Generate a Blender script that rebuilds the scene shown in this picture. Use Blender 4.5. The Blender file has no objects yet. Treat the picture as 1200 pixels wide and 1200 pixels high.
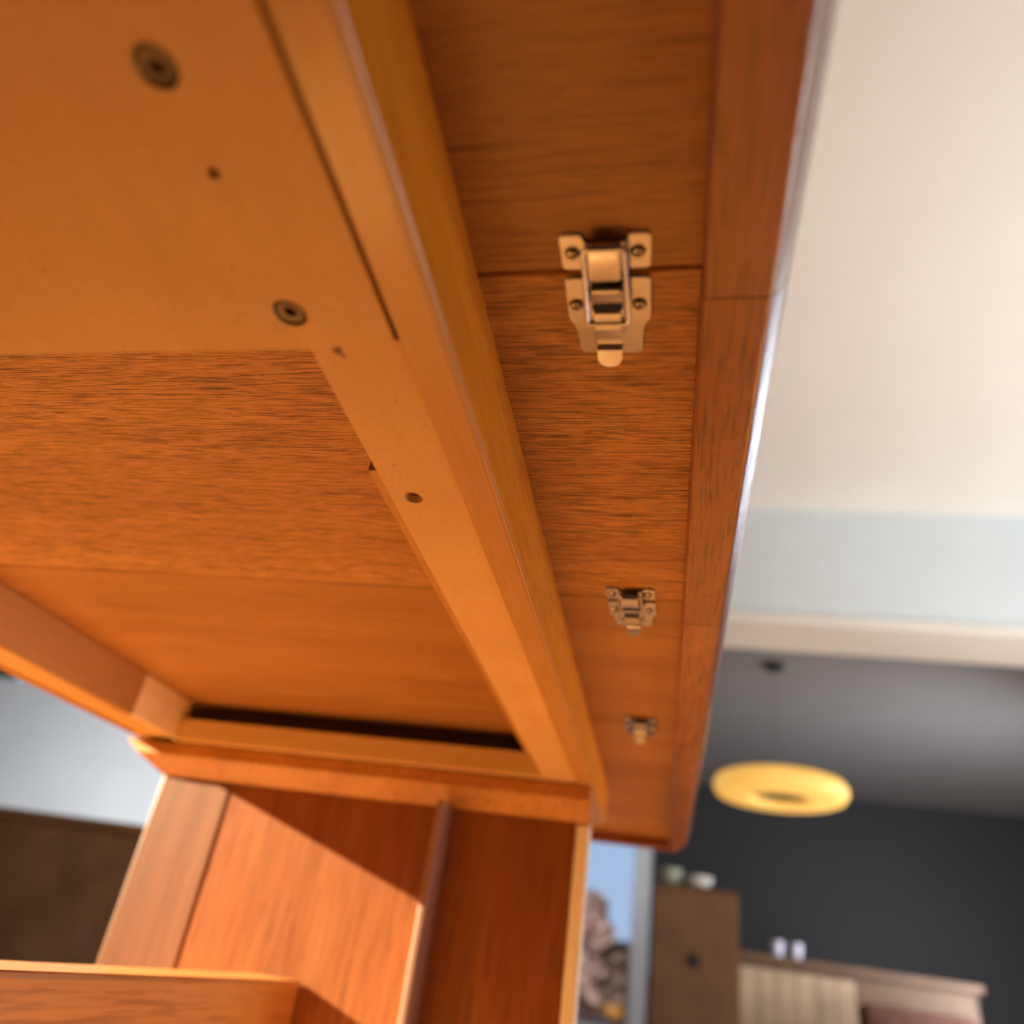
import bpy, bmesh, math, random
from mathutils import Matrix, Vector
random.seed(4)
S = bpy.context.scene
ROOT = S.collection

# ---------------------------------------------------------------- camera
ZC = 0.448                      # camera height above the floor; all numbers below are relative to the camera in z
cam = bpy.data.cameras.new('camera')
cam.sensor_fit = 'HORIZONTAL'
cam.sensor_width = 36.0
cam.lens = 26.81
cam.clip_start = 0.01
cam.clip_end = 400
cam.dof.use_dof = True
cam.dof.focus_distance = 0.425
cam.dof.aperture_fstop = 3.6
cam.dof.aperture_blades = 0
camo = bpy.data.objects.new('camera', cam)
ROOT.objects.link(camo)
camo.matrix_world = Matrix((
    (0.97732173, -0.03048268, 0.20955440, 0),
    (0.16238417, -0.52728193, -0.83402946, 0),
    (0.13591771, 0.84914343, -0.51037419, ZC),
    (0, 0, 0, 1)))
S.camera = camo

# ---------------------------------------------------------------- world and lamps
W = bpy.data.worlds.new('World'); S.world = W; W.use_nodes = True
bg = W.node_tree.nodes['Background']
bg.inputs['Color'].default_value = (0.62, 0.56, 0.50, 1)
bg.inputs['Strength'].default_value = 0.055

def area(name, loc, target, sx, sy, power, col):
    L = bpy.data.lights.new(name, 'AREA'); L.shape = 'RECTANGLE'; L.size = sx; L.size_y = sy
    L.energy = power; L.color = col
    o = bpy.data.objects.new(name, L); ROOT.objects.link(o)
    o.location = loc
    d = Vector(target) - Vector(loc)
    o.rotation_euler = d.to_track_quat('-Z', 'Y').to_euler()
    return o
# low sun through the window on the left, as a far narrow spot
SUN = Vector((1.0, 0.29, -0.352)).normalized()
hit = Vector((-0.40, 1.13, ZC + 0.0))
sp = bpy.data.lights.new('sunbeam', 'SPOT'); sp.energy = 16500; sp.color = (1.0, 0.83, 0.53)
sp.spot_size = math.radians(18.5); sp.spot_blend = 0.25; sp.shadow_soft_size = 0.02
spo = bpy.data.objects.new('sunbeam', sp); ROOT.objects.link(spo)
spo.location = hit - SUN * 6.0
spo.rotation_euler = SUN.to_track_quat('-Z', 'Y').to_euler()
# orange light thrown up from the sunlit wooden floor
area('floor_bounce', (-0.55, 0.62, 0.04), (-0.45, 1.00, 0.75), 0.9, 0.5, 6.4, (1.0, 0.46, 0.10))
area('far_floor_bounce', (0.80, 1.30, 0.04), (0.20, 1.15, 0.75), 0.5, 0.5, 4.5, (1.0, 0.46, 0.08))
# daylight from the window on the right
wl = area('window_light', (1.9, 3.0, 1.35 + ZC), (0.0, 0.7, 0.65), 1.0, 1.3, 5.5, (0.76, 0.86, 1.0))
wl.data.spread = math.radians(105)
# lamp added to brighten the window post and far part of the room
area('far_room_fill', (2.6, 5.2, 0.9), (-0.2, 8.6, 0.8), 1.4, 1.4, 84.0, (0.92, 0.95, 1.0))
# left wall fill, daylight on the trees, light bounced onto the room's ceiling
area('left_wall_fill', (-3.8, 1.6, 2.1), (-5.8, 8.6, 1.1), 1.4, 1.4, 140.0, (0.95, 0.96, 0.98)).data.spread = math.radians(80)  # unseen lamp added to brighten the left wall
area('outdoor_daylight', (-1.6, 10.2, 2.6), (-0.9, 13.4, 0.5), 1.5, 1.5, 160.0, (1.0, 0.96, 0.9))
area('room_bounce', (2.6, 2.0, 0.15), (1.4, 2.75, 2.6), 2.2, 2.2, 155.0, (0.95, 1.0, 1.0))

S.view_settings.view_transform = 'Standard'
S.view_settings.look = 'None'
S.view_settings.exposure = 0.0
S.view_settings.gamma = 1.0
S.view_settings.use_curve_mapping = False
S.render.engine = 'CYCLES'
S.cycles.use_denoising = True
S.cycles.max_bounces = 8

# ---------------------------------------------------------------- materials
def mat(name):
    m = bpy.data.materials.new(name); m.use_nodes = True
    nt = m.node_tree; b = nt.nodes['Principled BSDF']
    return m, nt, b
def N(nt, t, **kw):
    n = nt.nodes.new(t)
    for k, v in kw.items(): setattr(n, k, v)
    return n
def ramp(nt, src, stops):
    r = N(nt, 'ShaderNodeValToRGB')
    el = r.color_ramp.elements
    while len(el) < len(stops): el.new(0.5)
    for e, (p, c) in zip(el, stops):
        e.position = p; e.color = c if len(c) == 4 else (*c, 1)
    nt.links.new(src, r.inputs['Fac'])
    return r.outputs['Color']
def mix(nt, fac, a, b, typ='MIX'):
    m = N(nt, 'ShaderNodeMix'); m.data_type = 'RGBA'; m.blend_type = typ
    for key, v in ((0, fac), (6, a), (7, b)):
        if isinstance(v, (int, float)): m.inputs[key].default_value = v
        elif isinstance(v, tuple): m.inputs[key].default_value = v if len(v) == 4 else (*v, 1)
        else: nt.links.new(v, m.inputs[key])
    return m.outputs[2]
def noise(nt, vec, scale, detail=3, rough=0.55, dist=0.0):
    n = N(nt, 'ShaderNodeTexNoise'); n.inputs['Scale'].default_value = scale
    n.inputs['Detail'].default_value = detail; n.inputs['Roughness'].default_value = rough
    n.inputs['Distortion'].default_value = dist
    nt.links.new(vec, n.inputs['Vector'])
    return n.outputs['Fac']
def coords(nt, scale, rot=(0, 0, 0)):
    tc = N(nt, 'ShaderNodeTexCoord'); oi = N(nt, 'ShaderNodeObjectInfo')
    mu = N(nt, 'ShaderNodeVectorMath', operation='SCALE'); mu.inputs[0].default_value = (7.3, 3.1, 5.7)
    nt.links.new(oi.outputs['Random'], mu.inputs['Scale'])
    ad = N(nt, 'ShaderNodeVectorMath', operation='ADD')
    nt.links.new(tc.outputs['Object'], ad.inputs[0]); nt.links.new(mu.outputs[0], ad.inputs[1])
    mp = N(nt, 'ShaderNodeMapping'); mp.inputs['Scale'].default_value = scale; mp.inputs['Rotation'].default_value = rot
    nt.links.new(ad.outputs[0], mp.inputs['Vector'])
    return mp.outputs['Vector']
G = {'X': lambda a, c: (a, c, c), 'Y': lambda a, c: (c, a, c), 'Z': lambda a, c: (c, c, a)}
def wood(name, light, mid, dark, axis='X',  pore=0.8, along=55, across=950, rough=0.42, coat=0.12, slant=0.0, lo=0.50, hi=0.66, bump=0.25, coat_rough=0.18, fine=False, wear=0.0, thin=0.75):
    m, nt, b = mat(name)
    g = G[axis]; rot = (0, 0, slant)
    broad = noise(nt, coords(nt, g(1.2, 18), rot), 1.0, 4, 0.6, 0.25 if fine else 0.6)
    streak = noise(nt, coords(nt, g(7, 300), rot), 1.0, 4, 0.6, 0.1 if fine else 0.3)
    pores = noise(nt, coords(nt, g(along, across), rot), 1.0, 3 if fine else 2, 0.55, 0.12 if fine else 0.35)
    zone = noise(nt, coords(nt, g(5, 90), rot), 1.0, 3)
    c = mix(nt, ramp(nt, broad, [(0.34, (0, 0, 0)), (0.68, (1, 1, 1))]), light, mid)
    c = mix(nt, ramp(nt, streak, [(0.42, (0, 0, 0)), (0.72, (0.35, 0.35, 0.35) if fine else (0.75, 0.75, 0.75))]), c, mid)
    pm = ramp(nt, pores, [(lo, (0, 0, 0)), (hi, (pore, pore, pore))])
    zm = ramp(nt, zone, [(0.32, (0.7, 0.7, 0.7)), (0.62, (1, 1, 1))])
    if fine:
        p2 = noise(nt, coords(nt, g(75, 1700), rot), 1.0, 2, 0.5, 0.1)
        pm2 = ramp(nt, p2, [(0.50, (0, 0, 0)), (0.60, (pore * thin,) * 3)])
        pm = mix(nt, 1.0, pm, pm2, 'LIGHTEN')
    pf = mix(nt, 1.0, pm, zm, 'MULTIPLY')
    c = mix(nt, pf, c, dark)
    nt.links.new(c, b.inputs['Base Color'])
    b.inputs['Roughness'].default_value = rough
    b.inputs['Coat Weight'].default_value = coat; b.inputs['Coat Roughness'].default_value = coat_rough
    bp = N(nt, 'ShaderNodeBump'); bp.inputs['Strength'].default_value = bump; bp.inputs['Distance'].default_value = 0.0004
    bp.invert = True
    nt.links.new(pf, bp.inputs['Height']); nt.links.new(bp.outputs[0], b.inputs['Normal'])
    if wear:
        wn = noise(nt, coords(nt, (1, 0.5, 1)), 130, 5, 0.65)
        wb = N(nt, 'ShaderNodeBump'); wb.inputs['Strength'].default_value = wear; wb.inputs['Distance'].default_value = 0.0012
        nt.links.new(wn, wb.inputs['Height']); nt.links.new(wb.outputs[0], b.inputs['Coat Normal']); nt.links.new(wb.outputs[0], bp.inputs['Normal'])
        nt.links.new(ramp(nt, noise(nt, coords(nt, (1, 0.3, 1)), 55, 5, 0.7), [(0.38, (0.06,) * 3), (0.66, (0.30,) * 3)]), b.inputs['Coat Roughness'])
    return m
def plain(name, col, rough=0.6, metal=0.0, var=0.10, scale=30, coat=0.0):
    m, nt, b = mat(name)
    n = noise(nt, coords(nt, (1, 1, 1)), scale, 4)
    lo = tuple(max(0, v * (1 - var)) for v in col); hi = tuple(min(1, v * (1 + var)) for v in col)
    nt.links.new(ramp(nt, n, [(0.3, lo), (0.7, hi)]), b.inputs['Base Color'])
    b.inputs['Roughness'].default_value = rough; b.inputs['Metallic'].default_value = metal
    b.inputs['Coat Weight'].default_value = coat
    return m
M = {}
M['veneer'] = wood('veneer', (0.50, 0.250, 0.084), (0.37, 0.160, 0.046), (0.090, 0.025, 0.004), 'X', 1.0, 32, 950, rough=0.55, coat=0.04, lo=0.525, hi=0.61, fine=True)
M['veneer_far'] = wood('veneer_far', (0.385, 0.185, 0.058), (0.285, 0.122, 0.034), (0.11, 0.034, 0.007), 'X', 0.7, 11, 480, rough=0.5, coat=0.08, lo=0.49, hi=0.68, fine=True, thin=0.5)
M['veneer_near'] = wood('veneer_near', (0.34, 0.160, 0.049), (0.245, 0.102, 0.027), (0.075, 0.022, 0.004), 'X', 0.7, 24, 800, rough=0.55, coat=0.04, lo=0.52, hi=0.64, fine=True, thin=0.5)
M['strip'] = wood('strip', (0.30, 0.098, 0.026), (0.19, 0.052, 0.012), (0.07, 0.018, 0.004), 'Y', 0.85, 30, 620, rough=0.34, coat=0.5, slant=0.10, coat_rough=0.27, wear=0.4)
M['facing'] = wood('facing', (0.76, 0.28, 0.012), (0.60, 0.20, 0.008), (0.22, 0.06, 0.008), 'Y', 0.6, 22, 700, rough=0.36, coat=0.25, wear=0.12)
M['rail'] = wood('rail', (0.46, 0.245, 0.085), (0.40, 0.200, 0.065), (0.28, 0.125, 0.040), 'Y', 0.3, 25, 600, rough=0.34, coat=0.25)
M['teak'] = wood('teak', (0.30, 0.105, 0.036), (0.19, 0.056, 0.016), (0.09, 0.022, 0.006), 'Z', 0.5, 14, 260, rough=0.33, coat=0.25)
M['teak_light'] = wood('teak_light', (0.195, 0.080, 0.036), (0.115, 0.041, 0.016), (0.22, 0.07, 0.03), 'Z', 0.4, 14, 260, rough=0.38, coat=0.15)
M['teak_long'] = wood('teak_long', (0.56, 0.245, 0.060), (0.40, 0.155, 0.032), (0.18, 0.055, 0.010), 'Y', 0.6, 12, 220, rough=0.4)
M['edge'] = wood('edge', (0.93, 0.86, 0.78), (0.88, 0.79, 0.69), (0.4, 0.2, 0.1), 'Z', 0.3, 14, 260, rough=0.35, coat=0.2)
M['batten'] = wood('batten_wood', (0.34, 0.19, 0.14), (0.27, 0.14, 0.10), (0.18, 0.08, 0.05), 'Z', 0.4, 14, 260, rough=0.35, coat=0.3)
M['gap_shade'] = plain('gap_shade_colour', (0.05, 0.023, 0.010), 0.7, 0, 0.2, 40)  # near-black colour standing for the shade in the gap above the cross board
M['board'] = wood('board_wood', (0.66, 0.42, 0.20), (0.58, 0.35, 0.15), (0.4, 0.2, 0.08), 'X', 0.3, 20, 300)
M['pale'] = wood('pale', (0.92, 0.76, 0.50), (0.86, 0.66, 0.40), (0.5, 0.3, 0.16), 'Y', 0.3, 20, 300)  # pale colour stands for a patch of light on the lining
# raw fibreboard: plain, tiny specks
m, nt, b = mat('fibreboard'); M['mdf'] = m
v = coords(nt, (1, 1, 1))
c = ramp(nt, noise(nt, v, 14, 4), [(0.3, (0.52, 0.295, 0.115)), (0.7, (0.59, 0.345, 0.14))])
c = mix(nt, ramp(nt, noise(nt, v, 900, 3), [(0.45, (0, 0, 0)), (0.72, (0.7, 0.7, 0.7))]), c, (0.42, 0.24, 0.11))
vo = N(nt, 'ShaderNodeTexVoronoi'); vo.inputs['Scale'].default_value = 130; nt.links.new(v, vo.inputs['Vector'])
sel = N(nt, 'ShaderNodeSeparateColor'); nt.links.new(vo.outputs['Color'], sel.inputs[0])
spk = mix(nt, 1.0, ramp(nt, vo.outputs['Distance'], [(0.05, (0.85, 0.85, 0.85)), (0.11, (0, 0, 0))]), ramp(nt, sel.outputs[0], [(0.72, (0, 0, 0)), (0.74, (1, 1, 1))]), 'MULTIPLY')
c = mix(nt, spk, c, (0.15, 0.07, 0.03))
c = mix(nt, ramp(nt, noise(nt, coords(nt, (22, 5, 5), (0, 0, 0.5)), 1.0, 5, 0.65), [(0.45, (0, 0, 0)), (0.75, (0.45, 0.45, 0.45))]), c, (0.40, 0.205, 0.07))
nt.links.new(c, b.inputs['Base Color']); b.inputs['Roughness'].default_value = 0.62
bp = N(nt, 'ShaderNodeBump'); bp.inputs['Strength'].default_value = 0.12; bp.inputs['Distance'].default_value = 0.0003
nt.links.new(noise(nt, v, 900, 3), bp.inputs['Height']); nt.links.new(bp.outputs[0], b.inputs['Normal'])
# nickel plated steel with fine scuffs
m, nt, b = mat('nickel'); M['nickel'] = m
v = coords(nt, (1, 1, 1))
nt.links.new(ramp(nt, noise(nt, v, 160, 4), [(0.3, (0.40, 0.43, 0.63)), (0.7, (0.46, 0.49, 0.69))]), b.inputs['Base Color'])
b.inputs['Metallic'].default_value = 1.0
nt.links.new(ramp(nt, noise(nt, v, 90, 3), [(0.3, (0.17,) * 3), (0.75, (0.27,) * 3)]), b.inputs['Roughness'])
M['screw'] = plain('screw_steel', (0.42, 0.39, 0.36), 0.28, 1.0, 0.15, 300)
M['bolt'] = plain('bolt_steel', (0.10, 0.078, 0.068), 0.45, 0.7, 0.2, 300)
M['mark'] = plain('mark', (0.17, 0.075, 0.03), 0.7, 0, 0.3, 300)
M['ceil'] = plain('cream_paint', (0.81, 0.81, 0.77), 0.8, 0, 0.015, 3)
M['beam'] = plain('beam_paint', (0.74, 0.83, 0.89), 0.8, 0, 0.02, 3)
M['trim'] = plain('trim_paint', (0.86, 0.84, 0.79), 0.6, 0, 0.02, 3)
M['dark_ceil'] = plain('grey_paint', (0.19, 0.187, 0.187), 0.75, 0, 0.04, 2)
M['dark_wall'] = plain('charcoal_paint', (0.021, 0.0205, 0.023), 0.7, 0, 0.05, 2)
M['grey_wall'] = plain('pale_grey_paint', (0.55, 0.58, 0.60), 0.8, 0, 0.03, 2)
M['floor'] = wood('floor_boards', (0.46, 0.205, 0.050), (0.38, 0.155, 0.035), (0.15, 0.06, 0.02), 'Y', 0.5, 6, 90, rough=0.35)
M['card'] = plain('cardboard', (0.21, 0.105, 0.05), 0.85, 0, 0.12, 9)
M['black'] = plain('black_plastic', (0.018, 0.018, 0.018), 0.5)
M['white'] = plain('white_gloss', (0.88, 0.90, 0.92), 0.35, 0, 0.03, 4)
M['lilac'] = plain('lilac_glaze', (0.55, 0.52, 0.66), 0.3)
M['sage'] = plain('sage_glaze', (0.40, 0.46, 0.38), 0.4)
M['oak'] = plain('oak_front', (0.44, 0.30, 0.19), 0.6, 0, 0.22, 5)
M['walnut'] = plain('walnut_top', (0.13, 0.065, 0.03), 0.5, 0, 0.2, 6)
M['rust'] = plain('rust_cloth', (0.12, 0.045, 0.032), 0.9, 0, 0.25, 12)
M['bark'] = plain('outside_brown', (0.42, 0.29, 0.26), 0.95, 0, 0.35, 2)
m, nt, b = mat('lamp_shade'); M['shade'] = m
b.inputs['Base Color'].default_value = (0.8, 0.5, 0.14, 1)
nt.links.new(ramp(nt, noise(nt, coords(nt, (1, 1, 1)), 5, 3), [(0.3, (0.86, 0.44, 0.075)), (0.7, (0.95, 0.54, 0.12))]), b.inputs['Emission Color'])
b.inputs['Emission Strength'].default_value = 0.82
m, nt, b = mat('window_glass'); M['glass'] = m
nt.nodes.remove(b)
tr = N(nt, 'ShaderNodeBsdfTransparent'); gl = N(nt, 'ShaderNodeBsdfGlossy'); gl.inputs['Roughness'].default_value = 0.03
ms = N(nt, 'ShaderNodeMixShader'); ms.inputs[0].default_value = 0.06
nt.links.new(tr.outputs[0], ms.inputs[1]); nt.links.new(gl.outputs[0], ms.inputs[2])
nt.links.new(ms.outputs[0], nt.nodes['Material Output'].inputs['Surface'])

# ---------------------------------------------------------------- mesh helpers (numbers relative to the camera)
def box(bm, x0, x1, y0, y1, z0, z1, bev=0.0, seg=2):
    vs = [bm.verts.new((x, y, z)) for x in (x0, x1) for y in (y0, y1) for z in (z0, z1)]
    q = [(0, 1, 3, 2), (4, 6, 7, 5), (0, 4, 5, 1), (2, 3, 7, 6), (0, 2, 6, 4), (1, 5, 7, 3)]
    fs = [bm.faces.new([vs[i] for i in f]) for f in q]
    if bev:
        es = {e for f in fs for e in f.edges}
        bmesh.ops.bevel(bm, geom=list(es), offset=bev, segments=seg, affect='EDGES', profile=0.5)
def prism(bm, poly, axis, a0, a1):
    """poly: 2-D points in the two other axes, in order (x,y,z without axis)"""
    def p3(p, a):
        return {'X': (a, p[0], p[1]), 'Y': (p[0], a, p[1]), 'Z': (p[0], p[1], a)}[axis]
    A = [bm.verts.new(p3(p, a0)) for p in poly]; B = [bm.verts.new(p3(p, a1)) for p in poly]
    n = len(poly)
    bm.faces.new(A[::-1]); bm.faces.new(B)
    for i in range(n): bm.faces.new((A[i], A[(i + 1) % n], B[(i + 1) % n], B[i]))
def lathe(bm, prof, c, seg=24):
    """prof: (radius, z) round a vertical axis at c"""
    rings = []
    for r, z in prof:
        if r < 1e-7: rings.append([bm.verts.new((c[0], c[1], c[2] + z))])
        else: rings.append([bm.verts.new((c[0] + r * math.cos(2 * math.pi * k / seg), c[1] + r * math.sin(2 * math.pi * k / seg), c[2] + z)) for k in range(seg)])
    for a, b_ in zip(rings, rings[1:]):
        for k in range(seg):
            k2 = (k + 1) % seg
            if len(a) == 1 and len(b_) == 1: continue
            if len(a) == 1: bm.faces.new((a[0], b_[k2], b_[k]))
            elif len(b_) == 1: bm.faces.new((a[k], a[k2], b_[0]))
            else: bm.faces.new((a[k], a[k2], b_[k2], b_[k]))
def tube(bm, pts, r, seg=10, closed=False):
    P = [Vector(p) for p in pts]; n = len(P); rings = []
    for i, p in enumerate(P):
        a = P[(i - 1) % n] if (closed or i > 0) else p
        d = P[(i + 1) % n] if (closed or i < n - 1) else p
        t = (d - a).normalized()
        up = Vector((0, 0, 1)) if abs(t.z) < 0.9 else Vector((1, 0, 0))
        u = t.cross(up).normalized(); w = t.cross(u)
        rings.append([bm.verts.new(p + r * (math.cos(2 * math.pi * k / seg) * u + math.sin(2 * math.pi * k / seg) * w)) for k in range(seg)])
    R = list(zip(rings, rings[1:])) + ([(rings[-1], rings[0])] if closed else [])
    for a, b_ in R:
        for k in range(seg): bm.faces.new((a[k], a[(k + 1) % seg], b_[(k + 1) % seg], b_[k]))
    if not closed: bm.faces.new(rings[0][::-1]); bm.faces.new(rings[-1])
def sheet(bm, prof, u0, u1, t):
    """bent sheet metal: profile (y,z) extruded in x from u0 to u1, thickness t (upwards)"""
    n = len(prof); nor = []
    for i in range(n):
        a = Vector(prof[max(0, i - 1)]); d = Vector(prof[min(n - 1, i + 1)]); e = (d - a).normalized()
        nor.append(Vector((-e.y, e.x)))
    poly = [tuple(p) for p in prof] + [tuple(Vector(prof[i]) + nor[i] * t) for i in range(n - 1, -1, -1)]
    prism(bm, poly, 'X', u0, u1)
def worldloc(o):
    v = Vector((0, 0, 0))
    while o: v += o.location; o = o.parent
    return v
def link(name, bm, material, parent=None, smooth=None):
    """one mesh object; vertices are given relative to the camera height, stored relative to the parent"""
    bmesh.ops.recalc_face_normals(bm, faces=bm.faces[:])
    off = Vector((0, 0, ZC)) - worldloc(parent)
    bmesh.ops.translate(bm, vec=off, verts=bm.verts[:])
    me = bpy.data.meshes.new(name); bm.to_mesh(me); bm.free()
    me.materials.append(material)
    if smooth is not None:
        me.polygons.foreach_set('use_smooth', [True] * len(me.polygons))
        me.set_sharp_from_angle(angle=math.radians(smooth))
    o = bpy.data.objects.new(name, me); ROOT.objects.link(o); o.parent = parent
    return o
def mk(name, fn, material, parent=None, smooth=None):
    bm = bmesh.new(); fn(bm)
    return link(name, bm, material, parent, smooth)
def empty(name, loc, label, cat, group=None):
    o = bpy.data.objects.new(name, None); ROOT.objects.link(o); o.location = loc; o.empty_display_size = 0.05
    tag(o, label, cat, group); return o
def tag(o, label, cat, group=None):
    o['label'] = label; o['category'] = cat
    if group: o['group'] = group
def struct(o): o['kind'] = 'structure'; return o
def cut(o, cutters):
    """boolean holes, applied"""
    for c in cutters:
        md = o.modifiers.new('cut', 'BOOLEAN'); md.operation = 'DIFFERENCE'; md.object = c; md.solver = 'EXACT'
    bpy.context.view_layer.update()
    me = bpy.data.meshes.new_from_object(o.evaluated_get(bpy.context.evaluated_depsgraph_get()))
    o.modifiers.clear(); o.data = me
    for c in cutters: bpy.data.objects.remove(c)

# ---------------------------------------------------------------- the room behind
CE = 2.70 - ZC; DC = 2.40 - ZC; FL = -ZC
struct(mk('floor', lambda bm: box(bm, -9, 9, -6, 9.0, FL - 0.05, FL), M['floor']))
struct(mk('ceiling', lambda bm: box(bm, 0.02, 9, 0.0, 3.57, CE, CE + 0.1), M['ceil']))
struct(mk('ceiling', lambda bm: box(bm, -0.6, 9, 3.93, 9.0, DC, DC + 0.1), M['dark_ceil']))
struct(mk('doorway_header', lambda bm: box(bm, 0.02, 9, 3.57, 3.92, 1.655, CE + 0.1), M['beam']))
struct(mk('header_trim', lambda bm: (box(bm, 0.02, 9, 3.555, 3.92, 1.600, 1.652, 0.006)), M['trim']))
struct(mk('wall_far', lambda bm: box(bm, -0.12, 9, 8.6, 8.75, FL, DC), M['dark_wall']))
struct(mk('wall_left', lambda bm: box(bm, -9, -1.05, 8.6, 8.75, FL, 2.4), M['grey_wall']))
# glazed door between the two walls
win = empty('window', (-0.6, 8.65, 0), 'tall white framed window showing blue sky beyond the table leg', 'window')
for x0, x1 in ((-0.30, -0.125), (-1.045, -0.93)):
    mk('frame_post', lambda bm: box(bm, x0, x1, 8.62, 8.72, FL, 2.0, 0.01), M['white'], win)
for z0, z1 in ((FL, FL + 0.12), (1.9, 2.0)):
    mk('frame_rail', lambda bm: box(bm, -0.93, -0.30, 8.63, 8.71, z0, z1, 0.01), M['white'], win)
mk('pane', lambda bm: box(bm, -0.93, -0.30, 8.66, 8.672, FL + 0.12, 1.9), M['glass'], win)
def bush(name, x, y, h, r, label):
    o = empty(name, (x, y, 0), label, 'tree', 'trees outside the window')
    mk('trunk', lambda bm: tube(bm, [(x, y, FL), (x + 0.05, y, FL + h * 0.4), (x, y, FL + h * 0.8)], r * 0.1, 8), M['bark'], o)
    rnd = random.Random(int(x * 100) + 7)
    def crown(bm):
        for k in range(900):
            t = rnd.random() ** 0.7; z = FL + h * (0.12 + 0.88 * t); rr = r * (1 - t) ** 0.75 * rnd.random() ** 0.5 + 0.03
            a = rnd.random() * 6.283; s = 0.10 + 0.12 * rnd.random()
            c = Vector((x + rr * math.cos(a), y + rr * math.sin(a), z))
            u = Vector((rnd.uniform(-1, 1), rnd.uniform(-1, 1), rnd.uniform(-1, 1))).normalized(); w = u.orthogonal().normalized()
            bm.faces.new([bm.verts.new(c + u * s), bm.verts.new(c + w * s * 0.6), bm.verts.new(c - u * s), bm.verts.new(c - w * s * 0.6)])
    mk('crown', crown, M['bark'], o)
bush('bare_tree', -1.05, 13.0, 1.55, 0.55, 'taller pointed brown tree seen through the window')
bush('bare_tree', -0.62, 14.0, 0.95, 0.75, 'low brown bush seen through the window')
m, nt, b = mat('sky'); nt.nodes.remove(b)
em = N(nt, 'ShaderNodeEmission'); em.inputs['Color'].default_value = (0.42, 0.58, 0.86, 1); em.inputs['Strength'].default_value = 1.0
nt.links.new(em.outputs[0], nt.nodes['Material Output'].inputs['Surface'])
struct(mk('sky', lambda bm: box(bm, -60, 60, 60.5, 61, FL - 0.3, 40), m))
struct(mk('garden_ground', lambda bm: box(bm, -40, 40, 9.0, 60, FL - 0.2, FL - 0.05), M['bark']))

# pendant lamp and its ceiling rose
LX, LY = 0.668, 5.01
lamp = empty('pendant_lamp', (LX, LY, 0.99 + ZC), 'glowing yellow ring shaped pendant lamp against the dark wall', 'lamp')
def ring(bm):
    R, r, h = 0.388, 0.185, 0.122
    prof = [(r, 0.0), (R - 0.05, 0.0), (R - 0.02, 0.012), (R, 0.045), (R, h - 0.045), (R - 0.02, h - 0.012), (R - 0.05, h), (r, h), (r, 0.0)]
    lathe(bm, prof, (LX, LY, 1.09), 48)
mk('shade', ring, M['shade'], lamp, 40)
mk('hub', lambda bm: lathe(bm, [(0, 0.0), (0.185, 0.0), (0.185, 0.05), (0, 0.05)], (LX, LY, 1.125), 32), M['black'], lamp, 40)
mk('cord', lambda bm: tube(bm, [(LX, LY, 1.17), (LX, LY, DC - 0.04)], 0.0014, 6), M['black'], lamp)
mk('ceiling_rose', lambda bm: lathe(bm, [(0, -0.045), (0.04, -0.045), (0.062, -0.03), (0.066, 0.0), (0, 0.0)], (LX, LY, DC - 0.002), 24), M['black'], lamp, 40)

# tall brown box with things on it
bx = empty('cardboard_box', (0.14, 4.15, 0), 'tall brown box with a dark hand hole standing beside the window', 'box')
mk('body', lambda bm: box(bm, -0.045, 0.335, 4.0, 4.34, FL, 0.435, 0.004), M['card'], bx)
mk('flap', lambda bm: box(bm, -0.047, 0.337, 3.99, 4.17, 0.437, 0.442, 0.001), M['card'], bx)
mk('hand_hole', lambda bm: lathe(bm, [(0, -0.004), (0.024, -0.004), (0.028, 0.004), (0, 0.004)], (0, 0, 0), 20), M['black'], bx, 40)
hh = bx.children[-1]; hh.rotation_euler = (math.radians(90), 0, 0)
hh.location = (0.0, 3.997 - 4.15, 0.145 + ZC); hh.data.transform(Matrix.Translation(Vector((0.14, 4.15, -ZC))))
def bowl(name, x, y, z, r, h, material, label):
    o = mk(name, lambda bm: lathe(bm, [(0, 0), (r * 0.5, 0), (r * 0.85, h * 0.4), (r, h), (r * 0.94, h), (r * 0.8, h * 0.45), (0, h * 0.15)], (x, y, z), 24), material, None, 40)
    tag(o, label, 'bowl')
bowl('bowl', 0.03, 4.08, 0.4425, 0.055, 0.075, M['sage'], 'pale greenish bowl on the brown box, nearer the window')
bowl('bowl', 0.165, 4.08, 0.4425, 0.062, 0.055, M['white'], 'white bowl on the brown box, away from the window')

# sideboard with cups
sb = empty('sideboard', (1.1, 6.2, 0), 'low sideboard with pale slatted front and brown top by charcoal wall', 'sideboard')
mk('top', lambda bm: box(bm, 0.42, 1.95, 5.95, 6.42, 0.268, 0.315, 0.006), M['walnut'], sb)
mk('carcass', lambda bm: box(bm, 0.45, 1.92, 6.0, 6.40, FL + 0.1, 0.267, 0.004), M['walnut'], sb)
for k in range(6):
    x0 = 0.50 + k * 0.118
    mk('front_slat', lambda bm: box(bm, x0, x0 + 0.112, 5.975, 5.998, FL + 0.14, 0.235, 0.004), M['oak'], sb)
for x in (0.52, 1.82):
    for y in (6.05, 6.33):
        mk('leg', lambda bm: box(bm, x - 0.02, x + 0.02, y - 0.02, y + 0.02, FL, FL + 0.098, 0.003), M['walnut'], sb)
for x, lb in ((0.75, 'small lilac cup on the sideboard, nearer the brown box'), (0.87, 'small lilac cup on the sideboard, farther from the brown box')):
    o = mk('cup', lambda bm: lathe(bm, [(0, 0), (0.032, 0), (0.042, 0.09), (0.038, 0.09), (0.03, 0.008), (0, 0.008)], (x, 6.05, 0.316), 20), M['lilac'], None, 40)
    tag(o, lb, 'cup', 'cups on the sideboard')
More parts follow.
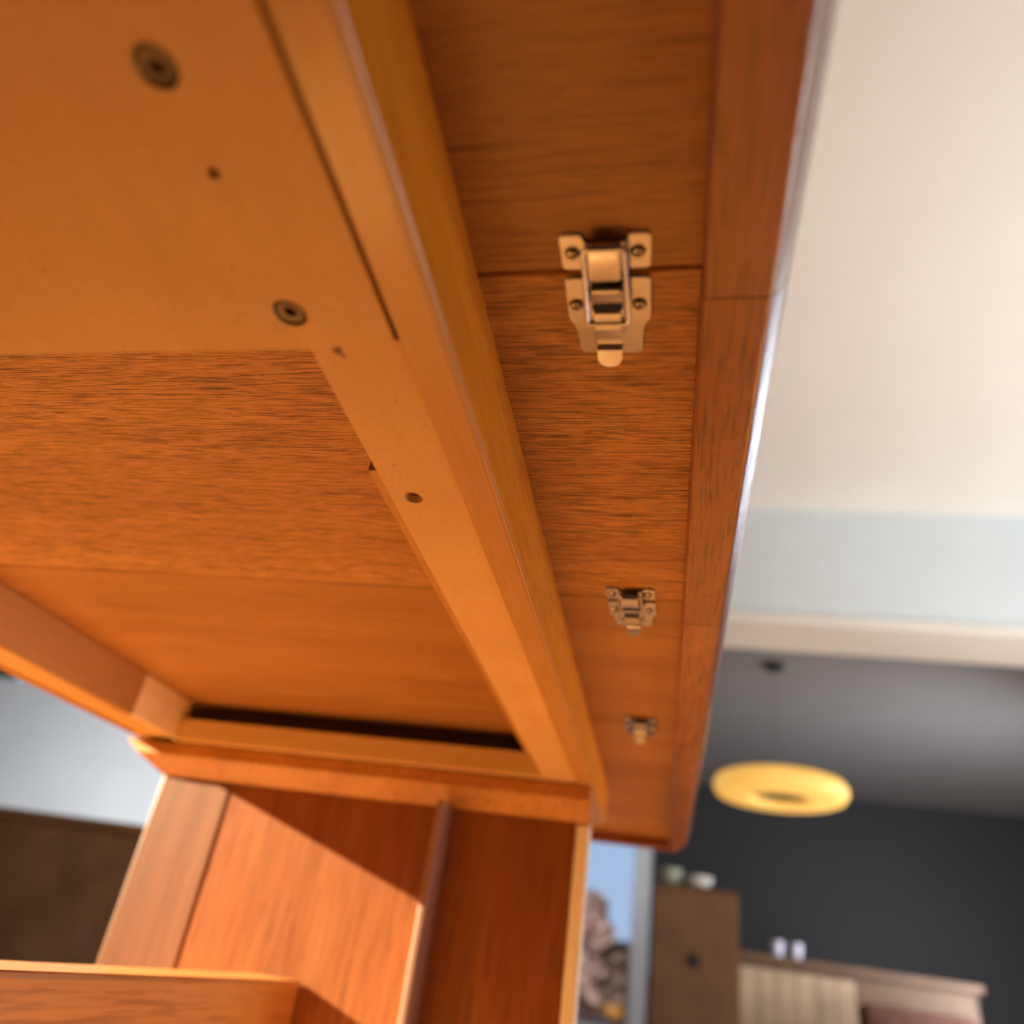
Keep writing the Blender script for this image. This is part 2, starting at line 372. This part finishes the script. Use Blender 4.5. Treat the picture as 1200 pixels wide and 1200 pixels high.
ch = empty('armchair', (1.35, 5.3, 0), 'dark rust coloured low armchair in front of the sideboard', 'armchair')
mk('seat', lambda bm: box(bm, 1.13, 1.75, 5.0, 5.55, FL + 0.12, FL + 0.40, 0.05, 4), M['rust'], ch, 50)
mk('backrest', lambda bm: box(bm, 1.13, 1.75, 5.46, 5.62, FL + 0.30, 0.12, 0.05, 4), M['rust'], ch, 50)
for x in (1.18, 1.70):
    for y in (5.06, 5.5): mk('leg', lambda bm: tube(bm, [(x, y, FL), (x, y, FL + 0.14)], 0.018, 10), M['black'], ch, 40)
# low brown chest against the pale wall on the left
cs = empty('wooden_chest', (-2.2, 3.0, 0), 'brown wooden chest at the pale grey wall left of the table base', 'chest')
mk('body', lambda bm: box(bm, -3.4, -1.75, 2.75, 3.2, FL, 0.235, 0.01), M['oak'], cs)
mk('lid', lambda bm: box(bm, -3.42, -1.73, 2.73, 3.22, 0.237, 0.27, 0.008), M['oak'], cs)

# ---------------------------------------------------------------- the table
XC = -0.390
mir = lambda x: 2 * XC - x
T = empty('dining_table', (-0.37, 0.97, 0), 'orange teak extending dining table seen from below, with toggle latches', 'table')
ZP = 0.250                                     # underside of the leaves
ZS = 0.232                                     # underside of the thicker edge strip
seams = [-1.0, -0.4085, -0.0963, 0.2159, 0.5281, 0.8403, 1.60]
def strip_prof(side):
    xi = 0.0074
    pts = [(xi, ZS + 0.0012), (xi + 0.0012, ZS), (0.0318, ZS), (0.0335, ZS + 0.0006), (0.0350, ZS + 0.0022), (0.0383, ZS + 0.0072),
           (0.0404, ZS + 0.0115), (0.0415, ZS + 0.0165), (0.0417, ZS + 0.0225), (0.0410, ZS + 0.0290), (0.0380, ZS + 0.0350), (0.0350, 0.2712), (0.0310, 0.2725), (xi, 0.2725)]
    return [(x if side > 0 else mir(x), z) for x, z in pts]
for i in range(len(seams) - 1):
    y0, y1 = seams[i] + 0.00035, seams[i + 1] - 0.00035
    c = 0.0013
    xr, xl = 0.0072, mir(0.0072)
    last = i == len(seams) - 2
    def panel(bm):
        ye = y1 - (0.034 if last else 0)
        poly = [(y0 + c, ZP), (ye - c, ZP), (ye, ZP + c), (ye, 0.272), (y0, 0.272), (y0, ZP + c)]
        prism(bm, poly, 'X', xl, xr)
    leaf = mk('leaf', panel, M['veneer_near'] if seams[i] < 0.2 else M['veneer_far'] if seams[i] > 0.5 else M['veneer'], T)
    for side in (1, -1):
        def strip(bm):
            prof = strip_prof(side)
            n = 10 if last else 1
            secs = []
            for k in range(n + 1):
                t = k / n
                y = y0 + (y1 - y0) * (1 - (1 - t) ** 2 if last else t)
                # the outer edge bows in towards the rounded end
                bow = 0.0
                if last:
                    d = (y - (y1 - 0.10)) / 0.10
                    bow = 0.0 if d < 0 else 0.018 * d * d
                secs.append([bm.verts.new((x - side * bow * min(1, max(0, (abs(x - (0.0078 if side > 0 else mir(0.0078)))) / 0.0297)), y, z)) for x, z in prof])
            for a, b_ in zip(secs, secs[1:]):
                m_ = len(prof)
                for k in range(m_): bm.faces.new((a[k], a[(k + 1) % m_], b_[(k + 1) % m_], b_[k]))
            bm.faces.new(secs[0][::-1]); bm.faces.new(secs[-1])
        mk('edge_strip', lambda bm: (strip(bm), [None for _ in ()]), M['strip'], leaf, 40)
    if last:
        def endstrip(bm):
            prism(bm, [(y1 - 0.0335, ZS + 0.001), (y1 - 0.0325, ZS), (y1 - 0.008, ZS), (y1 - 0.002, ZS + 0.004), (y1, ZS + 0.012), (y1 - 0.002, 0.268), (y1 - 0.008, 0.2722), (y1 - 0.0335, 0.2722)], 'X', mir(0.0074), 0.0074)
        e = mk('end_strip', endstrip, M['strip'], leaf, 40)

# side rails: bare lower face, yellow varnished facing
for side in (1, -1):
    f = (lambda x: x) if side > 0 else mir
    def railbody(bm):
        a, b_ = sorted((f(-0.0877), f(-0.1043))); box(bm, a, b_, -0.98, 1.178, 0.1970, 0.2498, 0.0004, 1)
        a, b_ = sorted((f(-0.0858), f(-0.08765))); box(bm, a, b_, -0.98, 1.178, 0.1970, 0.1990, 0.0005, 2)
    r = mk('side_rail', railbody, M['rail'], T)
    def face(bm):
        a, b_ = sorted((f(-0.0856), f(-0.0876)))
        x0, x1 = a, b_
        prism(bm, [(x0 + 0.0004, 0.1992), (x1 - 0.0004, 0.1992), (x1, 0.1997), (x1, 0.2498), (x0, 0.2498), (x0, 0.1997)], 'Y', -0.98, 1.18)
    fo = mk('rail_facing', face, M['facing'], r)
    fo['label'] = 'yellow varnished face of the rail'

# fibreboard mounting frame with slot, bolts and screw holes
def board(bm):
    poly = [(-0.1068, -0.9), (-0.1068, 0.2000), (-0.1045, 0.2012), (-0.1045, 0.914), (-0.143, 0.914), (-0.143, 0.205),
            (mir(-0.143), 0.205), (mir(-0.143), 0.914), (mir(-0.1045), 0.914), (mir(-0.1045), -0.9)]
    prism(bm, poly, 'Z', 0.1978, 0.2195)
mb = mk('mounting_board', board, M['mdf'], T)
mb['label'] = 'plain fibreboard frame with bolts'
BX = -0.1436
cs_ = []
for (x, y, r, d) in ((BX, 0.0945, 0.0066, 0.0035), (BX, 0.1856, 0.0066, 0.0035), (BX, 0.1272, 0.0021, 0.012)):
    cs_.append(mk('cutter', lambda bm: lathe(bm, [(0, -0.002), (r, -0.002), (r, d), (0, d)], (x, y, 0.1978), 28), M['mdf'], None))
cs_.append(mk('cutter', lambda bm: lathe(bm, [(0, -0.002), (0.0056, -0.002), (0.0050, 0.0), (0.0036, 0.0030), (0.0036, 0.010), (0, 0.010)], (-0.131, 0.3125, 0.1978), 28), M['mdf'], None))
cut(mb, cs_)
for y in (0.0945, 0.1856):
    def bolt(bm):
        R = 0.0063
        lathe(bm, [(0.0024, 0.0032), (0.0024, 0.0002), (R - 0.0012, 0.0), (R, 0.0009), (R, 0.004), (0, 0.004)], (BX, y, 0.1978 + 0.0006), 28)
        lathe(bm, [(0, 0.0031), (0.0024, 0.0031)], (BX, y, 0.1978 + 0.0006), 6)
    mk('bolt', bolt, M['bolt'], mb, 35)
def cross_head(bm, x, y, z, R, h):
    """a domed screw head with a cross recess, facing down"""
    lathe(bm, [(0, -h), (R * 0.45, -h * 0.93), (R * 0.8, -h * 0.6), (R, 0), (0, 0)], (x, y, z), 20)
mk('screw', lambda bm: cross_head(bm, -0.131, 0.3125, 0.1978 + 0.0062, 0.0034, 0.001), M['black'], mb, 40)
def smudge(bm):
    rnd = random.Random(3)
    for cx, cy, r in ((-0.1318, 0.2060, 0.0021), (-0.1304, 0.2085, 0.0012), (-0.1308, 0.2046, 0.0010)):
        vs = [bm.verts.new((cx + r * (0.6 + 0.6 * rnd.random()) * math.cos(k * 0.6283), cy + r * (0.6 + 0.6 * rnd.random()) * math.sin(k * 0.6283), 0.19765 + 0.00003 * (cx > -0.131) + 0.00005 * (cy < 0.205))) for k in range(10)]
        bm.faces.new(vs)
mk('scuff_mark', smudge, M['mark'], mb)
# spacers between fibreboard and leaves
mk('spacer_strip', lambda bm: box(bm, -0.1640, -0.1047, 0.3205, 0.910, 0.2197, 0.2498, 0.0004, 1), M['rail'], T)
mk('spacer_strip', lambda bm: box(bm, mir(-0.1047), -0.6373, 0.3205, 0.80, 0.2197, 0.2498, 0.0004, 1), M['rail'], T)
mk('inner_lining', lambda bm: box(bm, -0.6368, -0.6318, 0.206, 0.8196, 0.1982, 0.2497, 0.0006, 1), M['rail'], T)
mk('spacer_strip', lambda bm: box(bm, mir(-0.1047), -0.1085, -0.85, 0.19, 0.2197, 0.2498, 0.0004, 1), M['rail'], T)
o = mk('lining_lit_patch', lambda bm: box(bm, -0.6368, -0.6318, 0.820, 0.9305, 0.1982, 0.2497, 0.0006, 1), M['pale'], T); o['label'] = 'end of the lining, coloured pale as a lit patch'  # lit patch painted as a paler piece of lining
mk('cross_board', lambda bm: box(bm, -0.6310, -0.1050, 0.9160, 0.9312, 0.1975, 0.2245, 0.0010), M['board'], T)
mk('gap_shade_board', lambda bm: box(bm, -0.672, -0.1045, 0.946, 0.961, 0.1975, 0.2497, 0.0008), M['gap_shade'], T)  # added board, coloured dark to paint the shade in the gap

# base: top rail, upright panels, stiffening batten, long stretcher
def toprail(bm):
    poly = [(0.932, 0.1960), (0.932, 0.1800), (0.952, 0.1580), (0.990, 0.1580), (0.990, 0.1960)]
    A = []
    for i, (xl, xr) in enumerate(((-0.712, -0.0875), (-0.690, -0.0875), (-0.655, -0.0875), (-0.655, -0.0875), (-0.712, -0.0875))):
        y, z = poly[i]
        A.append((bm.verts.new((xl, y, z)), bm.verts.new((xr, y, z))))
    n = len(A)
    for i in range(n): bm.faces.new((A[i][0], A[(i + 1) % n][0], A[(i + 1) % n][1], A[i][1]))
    bm.faces.new([a[0] for a in A][::-1]); bm.faces.new([a[1] for a in A])
mk('top_rail', toprail, M['teak_long'], T)
mk('base_panel', lambda bm: box(bm, -0.655, -0.5525, 0.9545, 0.975, FL, 0.1575, 0.003), M['teak_light'], T)
mk('base_panel', lambda bm: box(bm, -0.5515, -0.2616, 0.956, 0.976, FL, 0.1575, 0.001), M['teak'], T)
mk('base_panel', lambda bm: box(bm, -0.2520, -0.1030, 0.956, 0.976, FL, 0.1575, 0.001), M['teak'], T)
o = mk('edge_lipping', lambda bm: box(bm, -0.1025, -0.0865, 0.9545, 0.978, FL, 0.1575, 0.003), M['edge'], T); o['label'] = 'pale lipping on the panel edge'
mk('batten', lambda bm: box(bm, -0.2612, -0.2525, 0.903, 0.976, FL, 0.1575, 0.002), M['batten'], T)
mk('stretcher', lambda bm: box(bm, -0.455, -0.395, -0.8, 0.9555, -0.125, -0.0425, 0.004), M['teak_long'], T)

# ---------------------------------------------------------------- toggle latches
def latch(yc):
    LX_ = -0.0306; mm = 0.001; B = ZP
    def q(u, v, w): return (LX_ + u * mm, yc + v * mm, B - w * mm)
    def plate(bm, pts, w0, w1):
        prism(bm, [(LX_ + u * mm, yc + v * mm) for u, v in pts], 'Z', B - w1 * mm, B - w0 * mm)
        es = [e for e in bm.edges if abs(e.verts[0].co.z - (B - w1 * mm)) < 1e-7 and abs(e.verts[1].co.z - (B - w1 * mm)) < 1e-7]
        bmesh.ops.bevel(bm, geom=es, offset=0.0005, segments=2, affect='EDGES')
    def rnd(cx, cy, r, a0, a1, n=4):
        return [(cx + r * math.cos(math.radians(a0 + (a1 - a0) * k / n)), cy + r * math.sin(math.radians(a0 + (a1 - a0) * k / n))) for k in range(n + 1)]
    # base plate: full width, narrowing to a tongue away from the seam
    half = [(0, 2.2)] + rnd(15.4, 4.6, 2.4, -90, 0) + [(17.8, 22)] + rnd(15.9, 25.0, 1.6, 10, 50) + [(14.9, 28.5), (14.6, 32), (14.2, 40)] + rnd(11.2, 43.6, 2.9, 0, 90) + [(0, 46.5)]
    bpl = half + [(-u, v) for u, v in half[::-1][1:-1]]
    base = mk('toggle_latch', lambda bm: plate(bm, bpl, 0.05, 1.7), M['nickel'], T, 35)
    # catch plate with its notch
    ch_ = [(0, -2.3)] + rnd(15.8, -4.3, 2.0, 90, 0) + rnd(15.8, -17.2, 2.2, 0, -90) + [(9.2, -19.4), (8.4, -15.0), (0, -15.0)]
    cpl = ch_ + [(-u, v) for u, v in ch_[::-1][1:-1]]
    mk('catch_plate', lambda bm: plate(bm, cpl, 0.05, 1.7), M['nickel'], base, 35)
    def hook(bm):
        sheet(bm, [(yc + v * mm, B - w * mm) for v, w in ((-2.4, 1.6), (-1.4, 3.0), (-1.0, 6.0), (-1.4, 8.2), (-2.6, 9.2), (-9, 9.5), (-15.5, 9.4), (-17.6, 8.9), (-18.8, 7.4), (-19.0, 6.2))], LX_ - 5.4 * mm, LX_ + 5.4 * mm, -0.0011)
        for s in (-1, 1):
            prism(bm, [(yc + v * mm, B - w * mm) for v, w in ((-15.0, 1.6), (-17.6, 8.6), (-3, 8.9), (-1.4, 6.0), (-2.6, 1.6))], 'X', LX_ + s * 5.5 * mm, LX_ + s * 6.3 * mm)
    mk('catch_hook', hook, M['nickel'], base, 35)
    # sprung wire loop
    def loop(bm):
        pts = []
        for cx, cy, a0 in ((5.4, -14.6, -90), (6.2, 18.6, 0), (-6.2, 18.6, 90), (-5.4, -14.6, 180)):
            for (u, v) in rnd(cx, cy, 2.6, a0, a0 + 90, 5):
                t = (v + 17) / 38
                pts.append(q(u, v, 7.0 + 2.2 * t))
        tube(bm, pts, 0.0011, 10, True)
    mk('wire_loop', loop, M['nickel'], base, 60)
    # lever, bent from sheet, with cheeks and a turned-up thumb tab
    def lever(bm):
        prof = [(1.4, 6.0), (1.6, 8.2), (2.6, 9.3), (4.0, 9.5), (11.0, 7.4), (12.4, 7.0), (13.4, 8.6), (14.6, 9.8), (17.2, 10.0), (18.4, 9.0), (19.6, 9.4), (22.6, 10.2), (24.4, 10.0), (26.0, 7.2), (30.0, 6.2), (35.5, 6.6), (37.4, 8.2)]
        sheet(bm, [(yc + v * mm, B - w * mm) for v, w in prof], LX_ - 5.6 * mm, LX_ + 5.6 * mm, 0.0011)
        for s in (-1, 1):
            prism(bm, [(yc + v * mm, B - w * mm) for v, w in ((4, 1.8), (5, 7.0), (12, 6.2), (14, 8.0), (24, 8.6), (27, 7.2), (36, 6.9), (34, 4.2), (20, 1.8))], 'X', LX_ + s * 5.7 * mm, LX_ + s * 6.6 * mm)
    mk('lever', lever, M['nickel'], base, 35)
    def tab(bm):
        tip = [(5.5, 0.0), (5.5, 3.2)] + rnd(0, 3.2, 5.5, 0, 180, 10)[1:-1] + [(-5.5, 3.2), (-5.5, 0.0)]
        A = []; Bv = []
        for u, l in tip:
            v = 37.3 + l * 0.96; w = 8.2 + 2.3 * math.sin(min(1, l / 8.7) * 1.5)
            A.append(bm.verts.new(q(u, v, w + 0.55))); Bv.append(bm.verts.new(q(u, v, w - 0.55)))
        n = len(A)
        bm.faces.new(A); bm.faces.new(Bv[::-1])
        for k in range(n): bm.faces.new((A[k], A[(k + 1) % n], Bv[(k + 1) % n], Bv[k]))
    mk('thumb_tab', tab, M['nickel'], base, 35)
    mk('pivot_pin', lambda bm: tube(bm, [q(-8.6, 20.6, 9.0), q(8.6, 20.6, 9.0)], 0.0013, 10), M['screw'], base, 60)
    for u, v in ((-13.2, -11.1), (13.0, -11.1), (-13.8, 16.3), (13.0, 16.5)):
        def sc(bm):
            R, h = 0.0033, 0.0019; c = q(u, v, 1.7)
            cross_head(bm, c[0], c[1], c[2], R, h)
        s = mk('screw', sc, M['screw'], base, 45)
        a = 0.4 + u * 0.31 + yc * 9
        def recess(bm):
            c = q(u, v, 1.7 + 1.62)
            for da in (0, math.pi / 2):
                d = Vector((math.cos(a + da), math.sin(a + da), 0)); e = Vector((-d.y, d.x, 0))
                C = Vector(c)
                z0 = Vector((0, 0, -0.0003 - (0.00002 if da else 0))); z1 = Vector((0, 0, 0.0006))
                P = [C + d * s1 * 0.0019 + e * s2 * 0.00042 for s1, s2 in ((-1, -1), (1, -1), (1, 1), (-1, 1))]
                lo_ = [bm.verts.new(p + z0) for p in P]; hi_ = [bm.verts.new(p + z1) for p in P]
                bm.faces.new(lo_); bm.faces.new(hi_[::-1])
                for k in range(4): bm.faces.new((lo_[k], lo_[(k + 1) % 4], hi_[(k + 1) % 4], hi_[k]))
        # the cross recess is dark; it stays in the screw's own mesh
        bm2 = bmesh.new(); recess(bm2)
        bmesh.ops.translate(bm2, vec=Vector((0, 0, ZC)) - worldloc(base), verts=bm2.verts[:])
        bm2.from_mesh(s.data)
        n_new = 12
        bm2.faces.ensure_lookup_table()
        for k, fc in enumerate(bm2.faces):
            if k < n_new: fc.material_index = 1
        bm2.to_mesh(s.data); bm2.free()
        s.data.materials.append(M['black'])
    c = Vector((LX_, yc, B + ZC)) - worldloc(T)
    tw = {0.2159: 0.4, 0.5281: -1.6, 0.8403: 1.3}[yc]
    base.matrix_local = Matrix.Translation(c) @ Matrix.Rotation(math.radians(tw), 4, 'Z') @ Matrix.Translation(-c)
    return base
for k, y in enumerate((0.2159, 0.5281, 0.8403)):
    L = latch(y)
    L['label'] = ('nearest steel latch, shown largest', 'middle steel latch', 'farthest steel latch')[k]
